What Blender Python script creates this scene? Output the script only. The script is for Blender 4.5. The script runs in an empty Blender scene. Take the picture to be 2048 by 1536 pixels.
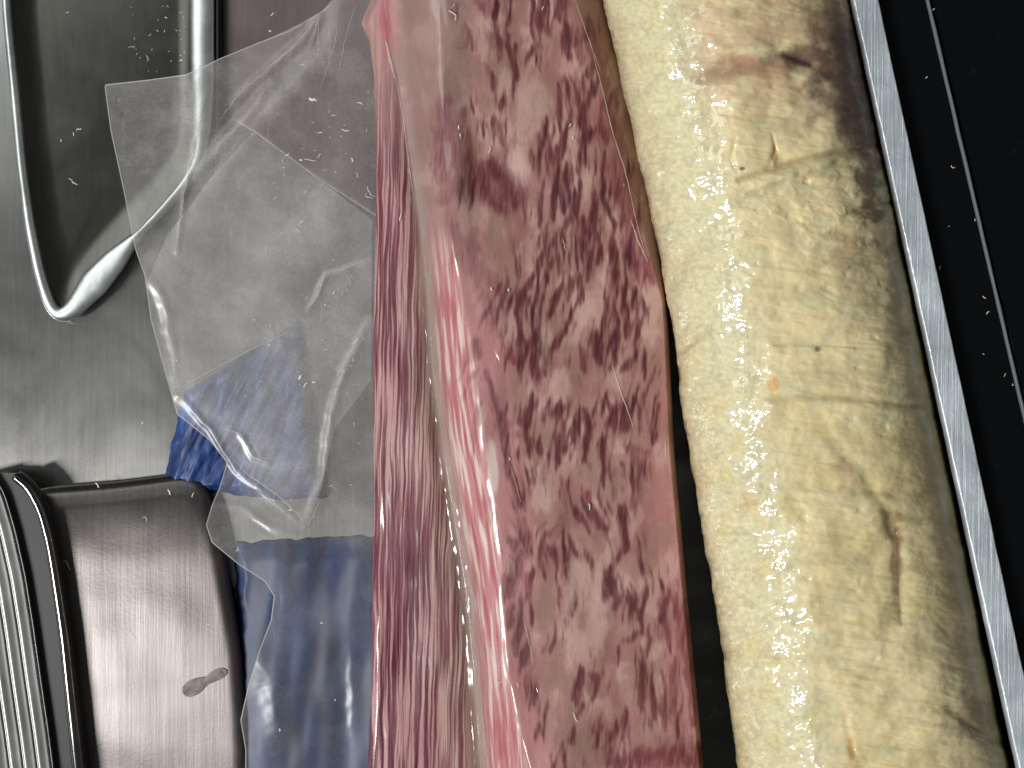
import bpy, math
import numpy as np
from mathutils import Vector

# ------------------------------------------------------------------ camera, world, lamp
S = bpy.context.scene
MM = 0.001
SC = 0.00015          # metres per photo pixel on the work surface
D = 0.40              # camera height above the work surface
cam = bpy.data.cameras.new("camera"); cam_o = bpy.data.objects.new("camera", cam)
S.collection.objects.link(cam_o); S.camera = cam_o
cam.sensor_width = 36.0; cam.lens = 36.0 * D / (2048 * SC)
cam.clip_start = 0.01; cam.clip_end = 20
cam_o.location = (0, 0, D)

w = bpy.data.worlds.new("World"); S.world = w; w.use_nodes = True
bg = w.node_tree.nodes["Background"]
bg.inputs[0].default_value = (0.93, 0.97, 1.0, 1); bg.inputs[1].default_value = 0.13

la = bpy.data.lights.new("lamp", 'AREA'); la.shape = 'RECTANGLE'; la.size = 0.11; la.size_y = 0.34
la.energy = 12.0; la.color = (1.0, 0.995, 0.985)
lo = bpy.data.objects.new("lamp", la); S.collection.objects.link(lo)
lo.location = (-0.74, -0.28, 0.83)
lo.rotation_euler = (Vector((0.05, 0.0, 0.0)) - Vector(lo.location)).to_track_quat('-Z', 'Y').to_euler()
lb = bpy.data.lights.new("rim_fill_light", 'AREA'); lb.shape = 'RECTANGLE'; lb.size = 0.55; lb.size_y = 0.7; lb.energy = 3.2; lb.color = (0.96, 1.0, 0.99)  # unseen lamp added for broad reflections on the metal rims
lbo = bpy.data.objects.new("rim_fill_light", lb); S.collection.objects.link(lbo); lbo.location = (-0.72, 0.58, 0.85)
lbo.rotation_euler = (Vector((0, 0, 0)) - Vector(lbo.location)).to_track_quat('-Z', 'Y').to_euler()
S.view_settings.view_transform = 'Standard'; S.view_settings.look = 'None'
S.view_settings.exposure = 0.0; S.view_settings.gamma = 1.0
S.cycles.use_denoising = True
S.cycles.max_bounces = 8; S.cycles.transparent_max_bounces = 12
S.cycles.caustics_reflective = False; S.cycles.caustics_refractive = False

# ------------------------------------------------------------------ helpers
def W(px, py, z):
    """photo pixel seen at height z (mm) -> world metres"""
    k = SC * (D - np.asarray(z) * MM) / D
    return np.stack([(np.asarray(px) - 1024.0) * k, (768.0 - np.asarray(py)) * k, np.asarray(z) * MM + 0 * np.asarray(px)], -1)

rng = np.random.RandomState(7)
PERM = rng.permutation(4096)
GR = rng.rand(4096) * 2 * np.pi
def gnoise(x, y, seed=0):
    xi = np.floor(x).astype(np.int64); yi = np.floor(y).astype(np.int64)
    fx = x - xi; fy = y - yi
    def g(ix, iy, dx, dy):
        h = GR[PERM[(PERM[(ix + seed * 57) & 4095] + iy) & 4095]]
        return np.cos(h) * dx + np.sin(h) * dy
    u = fx * fx * fx * (fx * (fx * 6 - 15) + 10); v = fy * fy * fy * (fy * (fy * 6 - 15) + 10)
    a = g(xi, yi, fx, fy); b = g(xi + 1, yi, fx - 1, fy); c = g(xi, yi + 1, fx, fy - 1); d = g(xi + 1, yi + 1, fx - 1, fy - 1)
    return ((a + u * (b - a)) + v * ((c + u * (d - c)) - (a + u * (b - a)))) * 1.5
def fbm(x, y, seed=0, o=4, g=0.5):
    s = 0; a = 1.0
    for i in range(o):
        s = s + a * gnoise(x * 2 ** i, y * 2 ** i, seed + i); a *= g
    return s
def sstep(a, b, x):
    t = np.clip((x - a) / (b - a), 0, 1); return t * t * (3 - 2 * t)
def lin(c):
    c = np.asarray(c, float) / 255.0
    return np.where(c <= 0.04045, c / 12.92, ((c + 0.055) / 1.055) ** 2.4)
def smooth_path(pts, n, k=6):
    """resample a polyline and round its kinks"""
    P = np.asarray(pts, float)
    L = np.r_[0, np.cumsum(np.linalg.norm(np.diff(P[:, :2], axis=0), axis=1))]
    t = np.linspace(0, L[-1], n)
    Q = np.stack([np.interp(t, L, P[:, i]) for i in range(P.shape[1])], -1)
    for _ in range(k):
        Q[1:-1] = 0.25 * Q[:-2] + 0.5 * Q[1:-1] + 0.25 * Q[2:]
    return Q
def seg_dist(X, Y, pts):
    """distance to a polyline, and the parameter 0..1 along it"""
    P = np.asarray(pts, float)[:, :2]; best = np.full(X.shape, 1e9); par = np.zeros(X.shape)
    n = len(P) - 1
    for i in range(n):
        a = P[i]; d = P[i + 1] - a; l2 = max((d ** 2).sum(), 1e-9)
        t = np.clip(((X - a[0]) * d[0] + (Y - a[1]) * d[1]) / l2, 0, 1)
        q = np.hypot(X - a[0] - t * d[0], Y - a[1] - t * d[1])
        m = q < best; best = np.where(m, q, best); par = np.where(m, (i + t) / n, par)
    return best, par

def link(name, me, parent=None, mat=None):
    o = bpy.data.objects.new(name, me); S.collection.objects.link(o)
    if parent is not None: o.parent = parent
    if mat is not None: me.materials.append(mat)
    return o
def thing(name, label, cat, px, py, group=None):
    o = bpy.data.objects.new(name, None); S.collection.objects.link(o)
    o.empty_display_size = 0.01
    o['label'] = label; o['category'] = cat
    if group: o['group'] = group
    o.location = (0, 0, 0)
    p = W(px, py, 0.0); o.location = p.tolist()
    return o
def mesh_from(verts, faces, attrs=None, smooth=True):
    verts = np.asarray(verts, np.float32).reshape(-1, 3); faces = np.asarray(faces, np.int32)
    n = faces.shape[1]; me = bpy.data.meshes.new("m")
    me.vertices.add(len(verts)); me.vertices.foreach_set('co', verts.ravel())
    me.loops.add(faces.size); me.loops.foreach_set('vertex_index', faces.ravel())
    me.polygons.add(len(faces)); me.polygons.foreach_set('loop_start', np.arange(0, faces.size, n, dtype=np.int32))
    me.polygons.foreach_set('loop_total', np.full(len(faces), n, np.int32))
    me.polygons.foreach_set('use_smooth', np.full(len(faces), smooth, bool))
    me.update(calc_edges=True)
    for k, v in (attrs or {}).items():
        v = np.asarray(v, np.float32)
        if v.ndim >= 2 and v.shape[-1] == 3 and v.size == len(verts) * 3:
            at = me.attributes.new(k, 'FLOAT_COLOR', 'POINT')
            c = np.ones((len(verts), 4), np.float32); c[:, :3] = v.reshape(-1, 3); at.data.foreach_set('color', c.ravel())
        else:
            at = me.attributes.new(k, 'FLOAT', 'POINT'); at.data.foreach_set('value', v.ravel())
    return me
def grid_faces(nr, nc, closed=False, flip=False):
    i = np.arange(nr - 1)[:, None]; j = np.arange(nc if closed else nc - 1)[None, :]
    a = i * nc + j; b = i * nc + (j + 1) % nc; c = (i + 1) * nc + (j + 1) % nc; d = (i + 1) * nc + j
    f = np.stack([a, d, c, b], -1).reshape(-1, 4)
    return f[:, ::-1] if flip else f
def grid_obj(name, V, mat, parent=None, attrs=None, closed=False, flip=False):
    V = np.array(V, float)
    if parent is not None: V = V - np.array(parent.location)
    nr, nc = V.shape[:2]
    return link(name, mesh_from(V, grid_faces(nr, nc, closed, flip), attrs), parent, mat)
def sweep(name, path, half_w, half_h, mat, parent=None, n=14, power=1.0):
    """closed oval tube along a world-space path, half_w sideways, half_h up (metres)"""
    P = np.asarray(path, float); T = np.gradient(P, axis=0); T[:, 2] = 0
    T /= np.linalg.norm(T, axis=1, keepdims=True) + 1e-12
    N = np.stack([T[:, 1], -T[:, 0], 0 * T[:, 0]], -1)
    a = np.linspace(0, 2 * np.pi, n, endpoint=False)
    hw = np.broadcast_to(np.asarray(half_w, float), (len(P),))[:, None, None]; hh = np.broadcast_to(np.asarray(half_h, float), (len(P),))[:, None, None]
    cx = np.sign(np.cos(a)) * np.abs(np.cos(a)) ** power; sx = np.sign(np.sin(a)) * np.abs(np.sin(a)) ** power
    V = P[:, None, :] + hw * N[:, None, :] * cx[None, :, None] + hh * np.array([0, 0, 1.0])[None, None, :] * sx[None, :, None]
    V[0] = P[0]; V[-1] = P[-1]
    return grid_obj(name, V, mat, parent, closed=True, flip=True)
def prism(name, poly, z0, z1, mat, parent=None, bevel=0.0008, rings=3):
    """solid with the outline poly (world xy, metres), rounded top edge"""
    P = np.asarray(poly, float); c = P.mean(0); rows = [(P, z0)]
    A = 0.5 * np.sum(P[:, 0] * np.roll(P[:, 1], -1) - np.roll(P[:, 0], -1) * P[:, 1])
    T = np.roll(P, -1, 0) - np.roll(P, 1, 0); T /= np.linalg.norm(T, axis=1, keepdims=True) + 1e-12
    N = np.stack([-T[:, 1], T[:, 0]], -1) * np.sign(A)
    for k in range(rings + 1):
        t = k / rings * np.pi / 2
        rows.append((P + N * bevel * (1 - np.cos(t)), z1 - bevel + bevel * np.sin(t)))
    Q = rows[-1][0]
    for f in (0.92, 0.7, 0.4, 0.02): rows.append((c + (Q - c) * f, z1))
    V = np.stack([np.concatenate([p, np.full((len(p), 1), z)], 1) for p, z in rows])
    return grid_obj(name, V, mat, parent, closed=True, flip=A < 0 and True or False)

# ------------------------------------------------------------------ materials
class M:
    def __init__(s, name):
        s.m = bpy.data.materials.new(name); s.m.use_nodes = True; s.t = s.m.node_tree
        s.b = s.t.nodes["Principled BSDF"]; s.out = s.t.nodes["Material Output"]
    def n(s, typ, **kw):
        x = s.t.nodes.new(typ)
        for k, v in kw.items():
            if k.startswith('i_'):
                q = k[2:]; q = int(q) if q.isdigit() else q.replace('_', ' ')
                x.inputs[q].default_value = v
            else: setattr(x, k, v)
        return x
    def l(s, a, b): s.t.links.new(a, b)
    def p(s, **kw):
        for k, v in kw.items(): s.b.inputs[k.replace('_', ' ')].default_value = v
        return s
    def coords(s, scale=(1, 1, 1), rot=(0, 0, 0)):
        tc = s.n('ShaderNodeTexCoord'); mp = s.n('ShaderNodeMapping'); mp.inputs['Scale'].default_value = scale; mp.inputs['Rotation'].default_value = rot
        s.l(tc.outputs['Object'], mp.inputs['Vector']); return mp.outputs[0]
    def noise(s, vec, scale, detail=4, rough=0.55, dist=0.0):
        x = s.n('ShaderNodeTexNoise'); x.inputs['Scale'].default_value = scale; x.inputs['Detail'].default_value = detail
        x.inputs['Roughness'].default_value = rough; x.inputs['Distortion'].default_value = dist
        s.l(vec, x.inputs['Vector']); return x.outputs['Fac']
    def ramp(s, fac, stops):
        r = s.n('ShaderNodeValToRGB'); e = r.color_ramp.elements
        while len(e) < len(stops): e.new(0.5)
        for q, (p, c) in zip(e, stops):
            q.position = p; q.color = (c, c, c, 1) if np.isscalar(c) else (*c, 1)
        s.l(fac, r.inputs[0]); return r.outputs[0]
    def mix(s, fac, a, b, mode='MIX'):
        x = s.n('ShaderNodeMix', data_type='RGBA', blend_type=mode)
        for v, q in ((fac, 0), (a, 6), (b, 7)):
            if hasattr(v, 'is_linked') or hasattr(v, 'links'): s.l(v, x.inputs[q])
            elif q == 0: x.inputs[0].default_value = v
            else: x.inputs[q].default_value = (*v, 1)
        return x.outputs[2]
    def bump(s, h, dist, strength=1.0, prev=None):
        x = s.n('ShaderNodeBump'); x.inputs['Distance'].default_value = dist; x.inputs['Strength'].default_value = strength
        s.l(h, x.inputs['Height'])
        if prev is not None: s.l(prev, x.inputs['Normal'])
        return x.outputs[0]

def steel(name, col, r0, r1, brush=(60, 900, 60), bump=0.00002, smudge=25, metallic=1.0, rot=0.0, tint=None, aniso=0.0):
    m = M(name); m.p(Metallic=metallic)
    if aniso:
        m.p(Anisotropic=aniso); tv = m.n('ShaderNodeCombineXYZ'); tv.inputs[0].default_value = 1.0; tv.inputs[1].default_value = -0.1; m.l(tv.outputs[0], m.b.inputs['Tangent'])
    v = m.coords(); vb = m.coords(brush, (0, 0, rot))
    nb = m.noise(vb, 1.0, 3, 0.6); ns = m.noise(v, smudge, 5, 0.6, 0.6); nf = m.noise(v, 900, 3, 0.7)
    c0 = np.asarray(col); r = m.ramp(ns, [(0.3, tuple(c0 * 0.72)), (0.7, tuple(c0 * 1.18 if tint is None else np.asarray(tint)))])
    r2 = m.mix(0.35, r, m.ramp(nb, [(0.3, tuple(c0 * 0.7)), (0.75, tuple(c0 * 1.25))]))
    m.l(r2, m.b.inputs['Base Color'])
    mr = m.n('ShaderNodeMapRange'); mr.inputs[3].default_value = r0; mr.inputs[4].default_value = r1; mr.inputs[1].default_value = 0.3; mr.inputs[2].default_value = 0.7
    m.l(ns, mr.inputs[0]); m.l(mr.outputs[0], m.b.inputs['Roughness'])
    b = m.bump(nb, bump); b = m.bump(nf, bump * 0.4, 1.0, b); m.l(b, m.b.inputs['Normal'])
    return m.m
MAT = {}
MAT['steel_top'] = steel('worktop steel', (0.31, 0.305, 0.29), 0.25, 0.33, (900, 40, 60), 0.000012, 22, aniso=0.6)
MAT['pan_floor'] = steel('pan steel dark reflection', (0.095, 0.092, 0.082), 0.2, 0.28, (500, 60, 60), 0.000004, 30)  # dark reflection of the surroundings put into the floor's base colour
MAT['rim'] = steel('polished rim steel', (0.72, 0.77, 0.75), 0.34, 0.44, (300, 300, 60), 0.00001, 60)
MAT['tin'] = steel('brushed tin', (0.14, 0.127, 0.122), 0.32, 0.40, (900, 30, 60), 0.00004, 38, rot=0.12, aniso=0.72)
MAT['rim_dark'] = steel('dark polished rim', (0.16, 0.16, 0.15), 0.12, 0.2, (300, 300, 60), 0.00001, 60)
MAT['mauve'] = steel('steel with meat reflection', (0.26, 0.205, 0.20), 0.3, 0.4, (900, 60, 60), 0.00001, 30)  # reflection of the meat put into the steel's base colour
MAT['lid'] = steel('ribbed lid metal', (0.27, 0.27, 0.26), 0.36, 0.46, (400, 60, 60), 0.00002, 30)
MAT['strip'] = steel('brushed aluminium strip', (0.70, 0.76, 0.80), 0.42, 0.6, (1300, 35, 60), 0.00025, 70, metallic=0.55, rot=-0.21)

m = M('shaded gap black'); m.p(Base_Color=(0.007, 0.007, 0.007, 1), Roughness=0.5); MAT['gap_shade'] = m.m  # plain black, shade of narrow gaps put into the colour
m = M('gloss black'); v = m.coords(); nz = m.noise(v, 260, 5, 0.7)
m.l(m.ramp(nz, [(0.62, (0.0035, 0.004, 0.005)), (0.8, (0.012, 0.013, 0.013))]), m.b.inputs['Base Color'])
m.l(m.ramp(m.noise(v, 40, 4), [(0.3, 0.16), (0.7, 0.3)]), m.b.inputs['Roughness']); m.b.inputs['Specular IOR Level'].default_value = 0.13; MAT['black'] = m.m

def attr_col(m, name='col'):
    a = m.n('ShaderNodeAttribute'); a.attribute_name = name; return a

# meat under tightly clinging film
m = M('marbled meat'); v = m.coords()
a = attr_col(m)
fine = m.noise(m.coords((1800, 350, 900)), 1.0, 4, 0.65)
grain = m.noise(v, 1500, 3, 0.7)
c = m.mix(0.28, a.outputs['Color'], m.ramp(fine, [(0.25, 0.35), (0.75, 0.72)]), 'OVERLAY')
c = m.mix(0.16, c, m.ramp(grain, [(0.2, 0.25), (0.8, 0.8)]), 'OVERLAY')
m.l(c, m.b.inputs['Base Color'])
m.p(Roughness=0.5, Specular_IOR_Level=0.3, Coat_Weight=0.4, Coat_Roughness=0.11, Subsurface_Weight=0.0)
b = m.bump(m.noise(m.coords((500, 130, 300)), 1.0, 4, 0.6), 0.0001); b = m.bump(grain, 0.00002, 1, b)
m.l(b, m.b.inputs['Normal'])
cb = m.bump(m.noise(m.coords((200, 40, 120)), 1.0, 2, 0.45), 0.00006); m.l(cb, m.b.inputs['Coat Normal'])
gl_ = m.n('ShaderNodeAttribute'); gl_.attribute_name = 'gloss'; m.l(gl_.outputs['Fac'], m.b.inputs['Coat Weight'])
MAT['meat'] = m.m

# log casing
m = M('sausage casing'); v = m.coords()
a = attr_col(m); wet = m.n('ShaderNodeAttribute'); wet.attribute_name = 'wet'
g1 = m.noise(v, 900, 4, 0.7); g2 = m.noise(m.coords((120, 700, 200), (0, 0, -0.14)), 1.0, 4, 0.6)
c = m.mix(0.13, a.outputs['Color'], m.ramp(g1, [(0.25, 0.3), (0.75, 0.78)]), 'OVERLAY')
c = m.mix(0.07, c, m.ramp(g2, [(0.25, 0.3), (0.75, 0.75)]), 'OVERLAY')
m.l(c, m.b.inputs['Base Color']); m.p(Roughness=0.55)
m.l(wet.outputs['Fac'], m.b.inputs['Coat Weight']); m.p(Coat_Roughness=0.04, Coat_IOR=1.75)
vo = m.n('ShaderNodeTexVoronoi'); vo.inputs['Scale'].default_value = 290
wv = m.n('ShaderNodeMix', data_type='RGBA', blend_type='LINEAR_LIGHT'); wv.inputs[0].default_value = 0.0012; m.l(m.coords((0.8, 1.15, 1.0)), wv.inputs[6])
wn = m.n('ShaderNodeTexNoise'); wn.inputs['Scale'].default_value = 500; m.l(v, wn.inputs['Vector']); m.l(wn.outputs['Color'], wv.inputs[7]); m.l(wv.outputs[2], vo.inputs['Vector'])
b = m.bump(g1, 0.00008); b = m.bump(g2, 0.00006, 1, b); m.l(b, m.b.inputs['Normal'])
geo = m.n('ShaderNodeNewGeometry')
sub = m.n('ShaderNodeVectorMath', operation='SUBTRACT'); m.l(vo.outputs['Color'], sub.inputs[0]); sub.inputs[1].default_value = (0.5, 0.5, 0.5)
scl = m.n('ShaderNodeVectorMath', operation='SCALE'); scl.inputs['Scale'].default_value = 0.15; m.l(sub.outputs[0], scl.inputs[0])
add = m.n('ShaderNodeVectorMath', operation='ADD'); m.l(geo.outputs['Normal'], add.inputs[0]); m.l(scl.outputs[0], add.inputs[1])
nrm = m.n('ShaderNodeVectorMath', operation='NORMALIZE'); m.l(add.outputs[0], nrm.inputs[0])
vd = m.n('ShaderNodeBump'); vd.inputs['Distance'].default_value = 0.00004; vd.invert = True; m.l(vo.outputs['Distance'], vd.inputs['Height']); m.l(nrm.outputs[0], vd.inputs['Normal']); m.l(vd.outputs[0], m.b.inputs['Coat Normal'])
m.p(Subsurface_Weight=0.12, Subsurface_Scale=0.003); m.b.inputs['Subsurface Radius'].default_value = (1.0, 0.7, 0.35)
MAT['log'] = m.m

# blue plastic
m = M('blue plastic'); v = m.coords()
m.l(m.ramp(m.noise(m.coords((300, 80, 60), (0, 0, 0.5)), 1.0, 4, 0.6), [(0.3, (0.007, 0.018, 0.065)), (0.55, (0.013, 0.045, 0.18)), (0.82, (0.08, 0.17, 0.44))]), m.b.inputs['Base Color'])
m.p(Roughness=0.48); m.l(m.bump(m.noise(m.coords((160, 60, 60), (0, 0, 0.4)), 1.0, 2), 0.0003), m.b.inputs['Normal']); MAT['blue'] = m.m
m.m.name = 'blue plastic'
def blue2():
    m2 = M('dark blue plastic'); m2.l(m2.ramp(m2.noise(m2.coords((120, 40, 60), (0, 0, 0.1)), 1.0, 5, 0.6), [(0.3, (0.007, 0.011, 0.028)), (0.5, (0.009, 0.028, 0.10)), (0.8, (0.035, 0.075, 0.20))]), m2.b.inputs['Base Color']); m2.p(Roughness=0.5); return m2.m
MAT['blue_dark'] = blue2()

# clear film: clear + a thin milky layer + gloss
def film_mat(name, tint, gloss_rough=0.3):
    m = M(name); t = m.t; t.nodes.remove(m.b)
    hz = m.n('ShaderNodeAttribute'); hz.attribute_name = 'haze'
    v = m.coords()
    sm = m.noise(v, 60, 6, 0.65, 0.4); fine = m.noise(v, 1400, 3, 0.75)
    tr = m.n('ShaderNodeBsdfTransparent'); tr.inputs[0].default_value = (0.97, 0.97, 0.97, 1)
    df = m.n('ShaderNodeBsdfDiffuse'); df.inputs[0].default_value = (*tint, 1)
    gl = m.n('ShaderNodeBsdfGlossy'); gl.inputs['Roughness'].default_value = gloss_rough; gl.inputs[0].default_value = (1, 1, 1, 1)
    k = m.n('ShaderNodeMath', operation='MULTIPLY'); m.l(hz.outputs['Fac'], k.inputs[0])
    m.l(m.ramp(sm, [(0.25, 0.55), (0.75, 1.4)]), k.inputs[1])
    scr = m.ramp(m.noise(m.coords((420, 60, 60), (0, 0, 0.5)), 1.0, 5, 0.75), [(0.60, 0.0), (0.78, 0.10)])
    ks = m.n('ShaderNodeMath', operation='MULTIPLY'); m.l(scr, ks.inputs[0]); m.l(hz.outputs['Fac'], ks.inputs[1]); ks2 = m.n('ShaderNodeMath', operation='MULTIPLY_ADD'); m.l(ks.outputs[0], ks2.inputs[0]); ks2.inputs[1].default_value = 8.0; m.l(k.outputs[0], ks2.inputs[2]); k = ks2
    k2 = m.n('ShaderNodeMath', operation='MULTIPLY'); m.l(k.outputs[0], k2.inputs[0]); m.l(m.ramp(fine, [(0.3, 0.7), (0.8, 1.35)]), k2.inputs[1]); k2.use_clamp = True
    mx = m.n('ShaderNodeMixShader'); m.l(k2.outputs[0], mx.inputs[0]); m.l(tr.outputs[0], mx.inputs[1]); m.l(df.outputs[0], mx.inputs[2])
    fr = m.n('ShaderNodeFresnel'); geo = m.n('ShaderNodeNewGeometry'); mr = m.n('ShaderNodeMapRange'); mr.inputs[3].default_value = 1.42; mr.inputs[4].default_value = 1 / 1.42
    m.l(geo.outputs['Backfacing'], mr.inputs[0]); m.l(mr.outputs[0], fr.inputs[0])
    b = m.bump(m.noise(v, 70, 2, 0.5), 0.00003); b2 = m.bump(fine, 0.000004, 1, b); m.l(b2, gl.inputs['Normal']); m.l(b, fr.inputs['Normal'])
    mx2 = m.n('ShaderNodeMixShader'); m.l(fr.outputs[0], mx2.inputs[0]); m.l(mx.outputs[0], mx2.inputs[1]); m.l(gl.outputs[0], mx2.inputs[2])
    m.l(mx2.outputs[0], m.out.inputs['Surface']); return m.m
MAT['film'] = film_mat('clear bag film', (0.84, 0.80, 0.765)); MAT['tight_film'] = film_mat('tight clear film', (0.84, 0.80, 0.765), 0.15)
m = M('film edge'); m.p(Base_Color=(0.75, 0.72, 0.69, 1), Roughness=0.25, Alpha=0.33); MAT['seam'] = m.m
m = M('film crease'); m.p(Base_Color=(0.80, 0.74, 0.66, 1), Roughness=0.3, Alpha=0.3); MAT['crease_glint'] = m.m
m = M('lint'); m.p(Base_Color=(0.72, 0.68, 0.58, 1), Roughness=0.6); MAT['lint'] = m.m
m = M('trim'); m.p(Base_Color=(0.12, 0.14, 0.145, 1), Roughness=0.5); MAT['trim'] = m.m

# ------------------------------------------------------------------ the setting
def slab(name, x0, y0, x1, y1, z, mat, kind=True):
    n = 2; X, Y = np.meshgrid(np.linspace(x0, x1, n), np.linspace(y1, y0, n))
    V = np.stack([X, Y, np.full_like(X, z)], -1)
    o = link(name, mesh_from(V, grid_faces(n, n)), None, mat)
    if kind: o['kind'] = 'structure'
    return o
slab('worktop', -0.6, -0.6, 0.6, 0.6, 0.0, MAT['steel_top'])

# ------------------------------------------------------------------ black case with its aluminium edge strip
case = thing('glass_case', 'glossy black case with a brushed aluminium edge strip beside the pale yellow sausage log', 'case', 1950, 768)
ZS = 50.0
def bar_l(y): return 1707 + 0.2155 * y
ys = np.linspace(-260, 1800, 60)
def ribbon(name, xl, xr, z, depth, mat, wob=0.0, seed=3, bev=0.5):
    """long straight bar seen from above: bevelled top, real side walls"""
    y = ys; a = xl + wob * fbm(y / 60, y * 0, seed, 3); b = xr + wob * fbm(y / 60, y * 0 + 9, seed, 3)
    e = bev / (SC * 1000)
    cols = [W(a, y, z) * [1, 1, 0] + [0, 0, (z - depth) * MM], W(a, y, z) * [1, 1, 0] + [0, 0, (z - bev) * MM], W(a + e * 0.5, y, z), W(a + e, y, z), W(b - e, y, z), W(b - e * 0.5, y, z),
            W(b, y, z) * [1, 1, 0] + [0, 0, (z - bev) * MM], W(b, y, z) * [1, 1, 0] + [0, 0, (z - depth) * MM]]
    V = np.stack(cols, 1); return grid_obj(name, V, mat, case)
ribbon('edge_strip', bar_l(ys), bar_l(ys) + 51, ZS, 3.0, MAT['strip'], 0.8, bev=0.6)
ribbon('side_wall', bar_l(ys) + 3, bar_l(ys) + 47, ZS - 2.2, 47.5, MAT['black'])
ribbon('inner_panel', bar_l(ys) + 51, 1850 + 0.2325 * ys, ZS - 4, 12, MAT['black'], bev=0.3)
ribbon('trim_line', 1854 + 0.2325 * ys, 1860 + 0.2325 * ys, ZS - 3.2, 4, MAT['trim'], 1.2, 8, bev=0.35)
ribbon('outer_panel', 1863 + 0.2325 * ys, 2750 + 0.2325 * ys, ZS - 4.4, 12, MAT['black'], bev=0.3)
# floor under the log, coloured black for the shade in the meat gap
fx = np.array([[1392 - 60, -300], [1480, 900], [1520, 1850]], float)
yy = np.linspace(-260, 1800, 20)
V = np.stack([W(1150 + 0.14 * yy, yy, 1.2), W(1707 + 0.2155 * yy, yy, 1.2)], 1)
grid_obj('gap_shade_floor', V, MAT['gap_shade'], case)

# ------------------------------------------------------------------ pale log
log = thing('sausage_log', 'thick pale yellow sausage log with a wet glittering stripe along its left side', 'sausage', 1600, 768)
NR, NC = 1150, 560
yv = np.linspace(-120, 1660, NR)
lx = np.interp(yv, [-200, 0, 250, 470, 640, 830, 940, 1160, 1350, 1536, 1700], [1157, 1205, 1262, 1310, 1343, 1366, 1385, 1421, 1450, 1475, 1498])
rx = np.interp(yv, [-200, 0, 300, 750, 1100, 1400, 1536, 1700], [1660, 1703, 1765, 1858, 1930, 1992, 2020, 2055])
for _ in range(60):
    lx[1:-1] = 0.25 * lx[:-2] + 0.5 * lx[1:-1] + 0.25 * lx[2:]
lx = lx + 3.0 * fbm(yv / 70, yv * 0, 21, 4)
ph = np.linspace(math.radians(-112), math.radians(104), NC)
cx_ = np.sin(ph); cz_ = np.cos(ph); n_ = 2.15
n_ = np.where(ph > 0, 2.9, 2.1); ex = np.sign(cx_) * np.abs(cx_) ** (2 / n_); ez = np.sign(cz_) * np.abs(cz_) ** (2 / n_)
C = (lx + rx) / 2; R = (rx - lx) / 2
PX = C[:, None] + R[:, None] * ex[None, :]; PY = np.repeat(yv[:, None], NC, 1) + 0 * PX
PZ = 33.0 + 31.0 * ez[None, :] + 0 * PX
U = np.degrees(ph)[None, :] + 0 * PX
right = sstep(-28, -8, U)
disp = (0.25 + 0.75 * np.abs(ez))[None, :] * (1.1 * fbm(PX / 170, PY / 190, 31, 3) + 0.35 * fbm(PX / 60, PY / 50, 35, 3))
ty = PY - 0.16 * (PX - C[:, None])                       # across the log, following its tilt
disp = disp + right * (0.19 * fbm(PX / 220, ty / 36 + 0.5 * fbm(PX / 90, PY / 90, 44, 2), 41, 3) + 0.05 * fbm(PX / 90, ty / 9, 47, 2) * sstep(-0.2, 0.4, fbm(PX / 130, PY / 110, 49, 2)))
disp = disp + (1 - right) * 0.10 * fbm(PX / 18, PY / 24, 51, 3) + 0.03 * fbm(PX / 9, PY / 9, 55, 2)
folds = [([(1395, 160), (1450, 142), (1520, 132), (1570, 120), (1625, 128), (1700, 150)], 18, -1.6), ([(1480, 360), (1540, 340), (1620, 318), (1700, 300), (1760, 292)], 7, -1.3), ([(1500, 378), (1580, 350), (1690, 318)], 8, 0.7),
         ([(1345, 580), (1372, 520), (1400, 480), (1470, 405), (1560, 372)], 14, -0.45), ([(1540, 800), (1640, 792), (1740, 800), (1850, 815)], 9, -0.9), ([(1560, 600), (1660, 575), (1740, 560)], 12, -0.6),
         ([(1660, 880), (1720, 940), (1770, 1020), (1795, 1080), (1797, 1160), (1802, 1240)], 14, -0.7), ([(1345, 715), (1375, 690), (1420, 660)], 8, -0.6), ([(1550, 690), (1640, 689), (1760, 697)], 3, -0.35),
         ([(1690, 430), (1740, 412), (1800, 402)], 6, -0.8), ([(1600, 970), (1750, 985), (1880, 985)], 12, -0.5), ([(1560, 1130), (1700, 1120), (1850, 1135)], 12, -0.4), ([(1690, 1430), (1700, 1490), (1725, 1540)], 8, -0.4),
         ([(1900, 1420), (1960, 1465), (2010, 1490)], 10, -0.9), ([(1545, 268), (1552, 300), (1538, 335)], 3, -0.5), ([(1470, 275), (1462, 320), (1476, 345)], 5, -0.3), ([(1590, 745), (1720, 738)], 8, -0.4)]
for pts, wd, am in folds:
    dd, pr = seg_dist(PX, PY, pts); disp = disp + am * np.exp(-(dd / wd) ** 2) * (0.35 + 0.65 * np.sin(np.pi * np.clip(pr * 0.9 + 0.07, 0, 1)))
r2 = np.random.RandomState(11)
pits = [(1515, 186, 12), (1637, 698, 8), (1660, 490, 11), (1655, 578, 12), (1600, 577, 10), (1712, 332, 8), (1486, 337, 6), (1690, 960, 14), (1715, 735, 6)] + [(r2.uniform(1480, 1850), r2.uniform(150, 1400), r2.uniform(4, 9)) for _ in range(40)]
for (qx, qy, qr) in pits:
    j0, j1 = np.searchsorted(yv, [qy - 50, qy + 50]); sl = slice(j0, j1)
    dd = np.hypot(PX[sl] - qx, (PY[sl] - qy) * 1.2); disp[sl] -= 0.3 * np.exp(-((dd + 3 * fbm(PX[sl] / 8, PY[sl] / 8, 63, 2)) / qr) ** 2)
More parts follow.
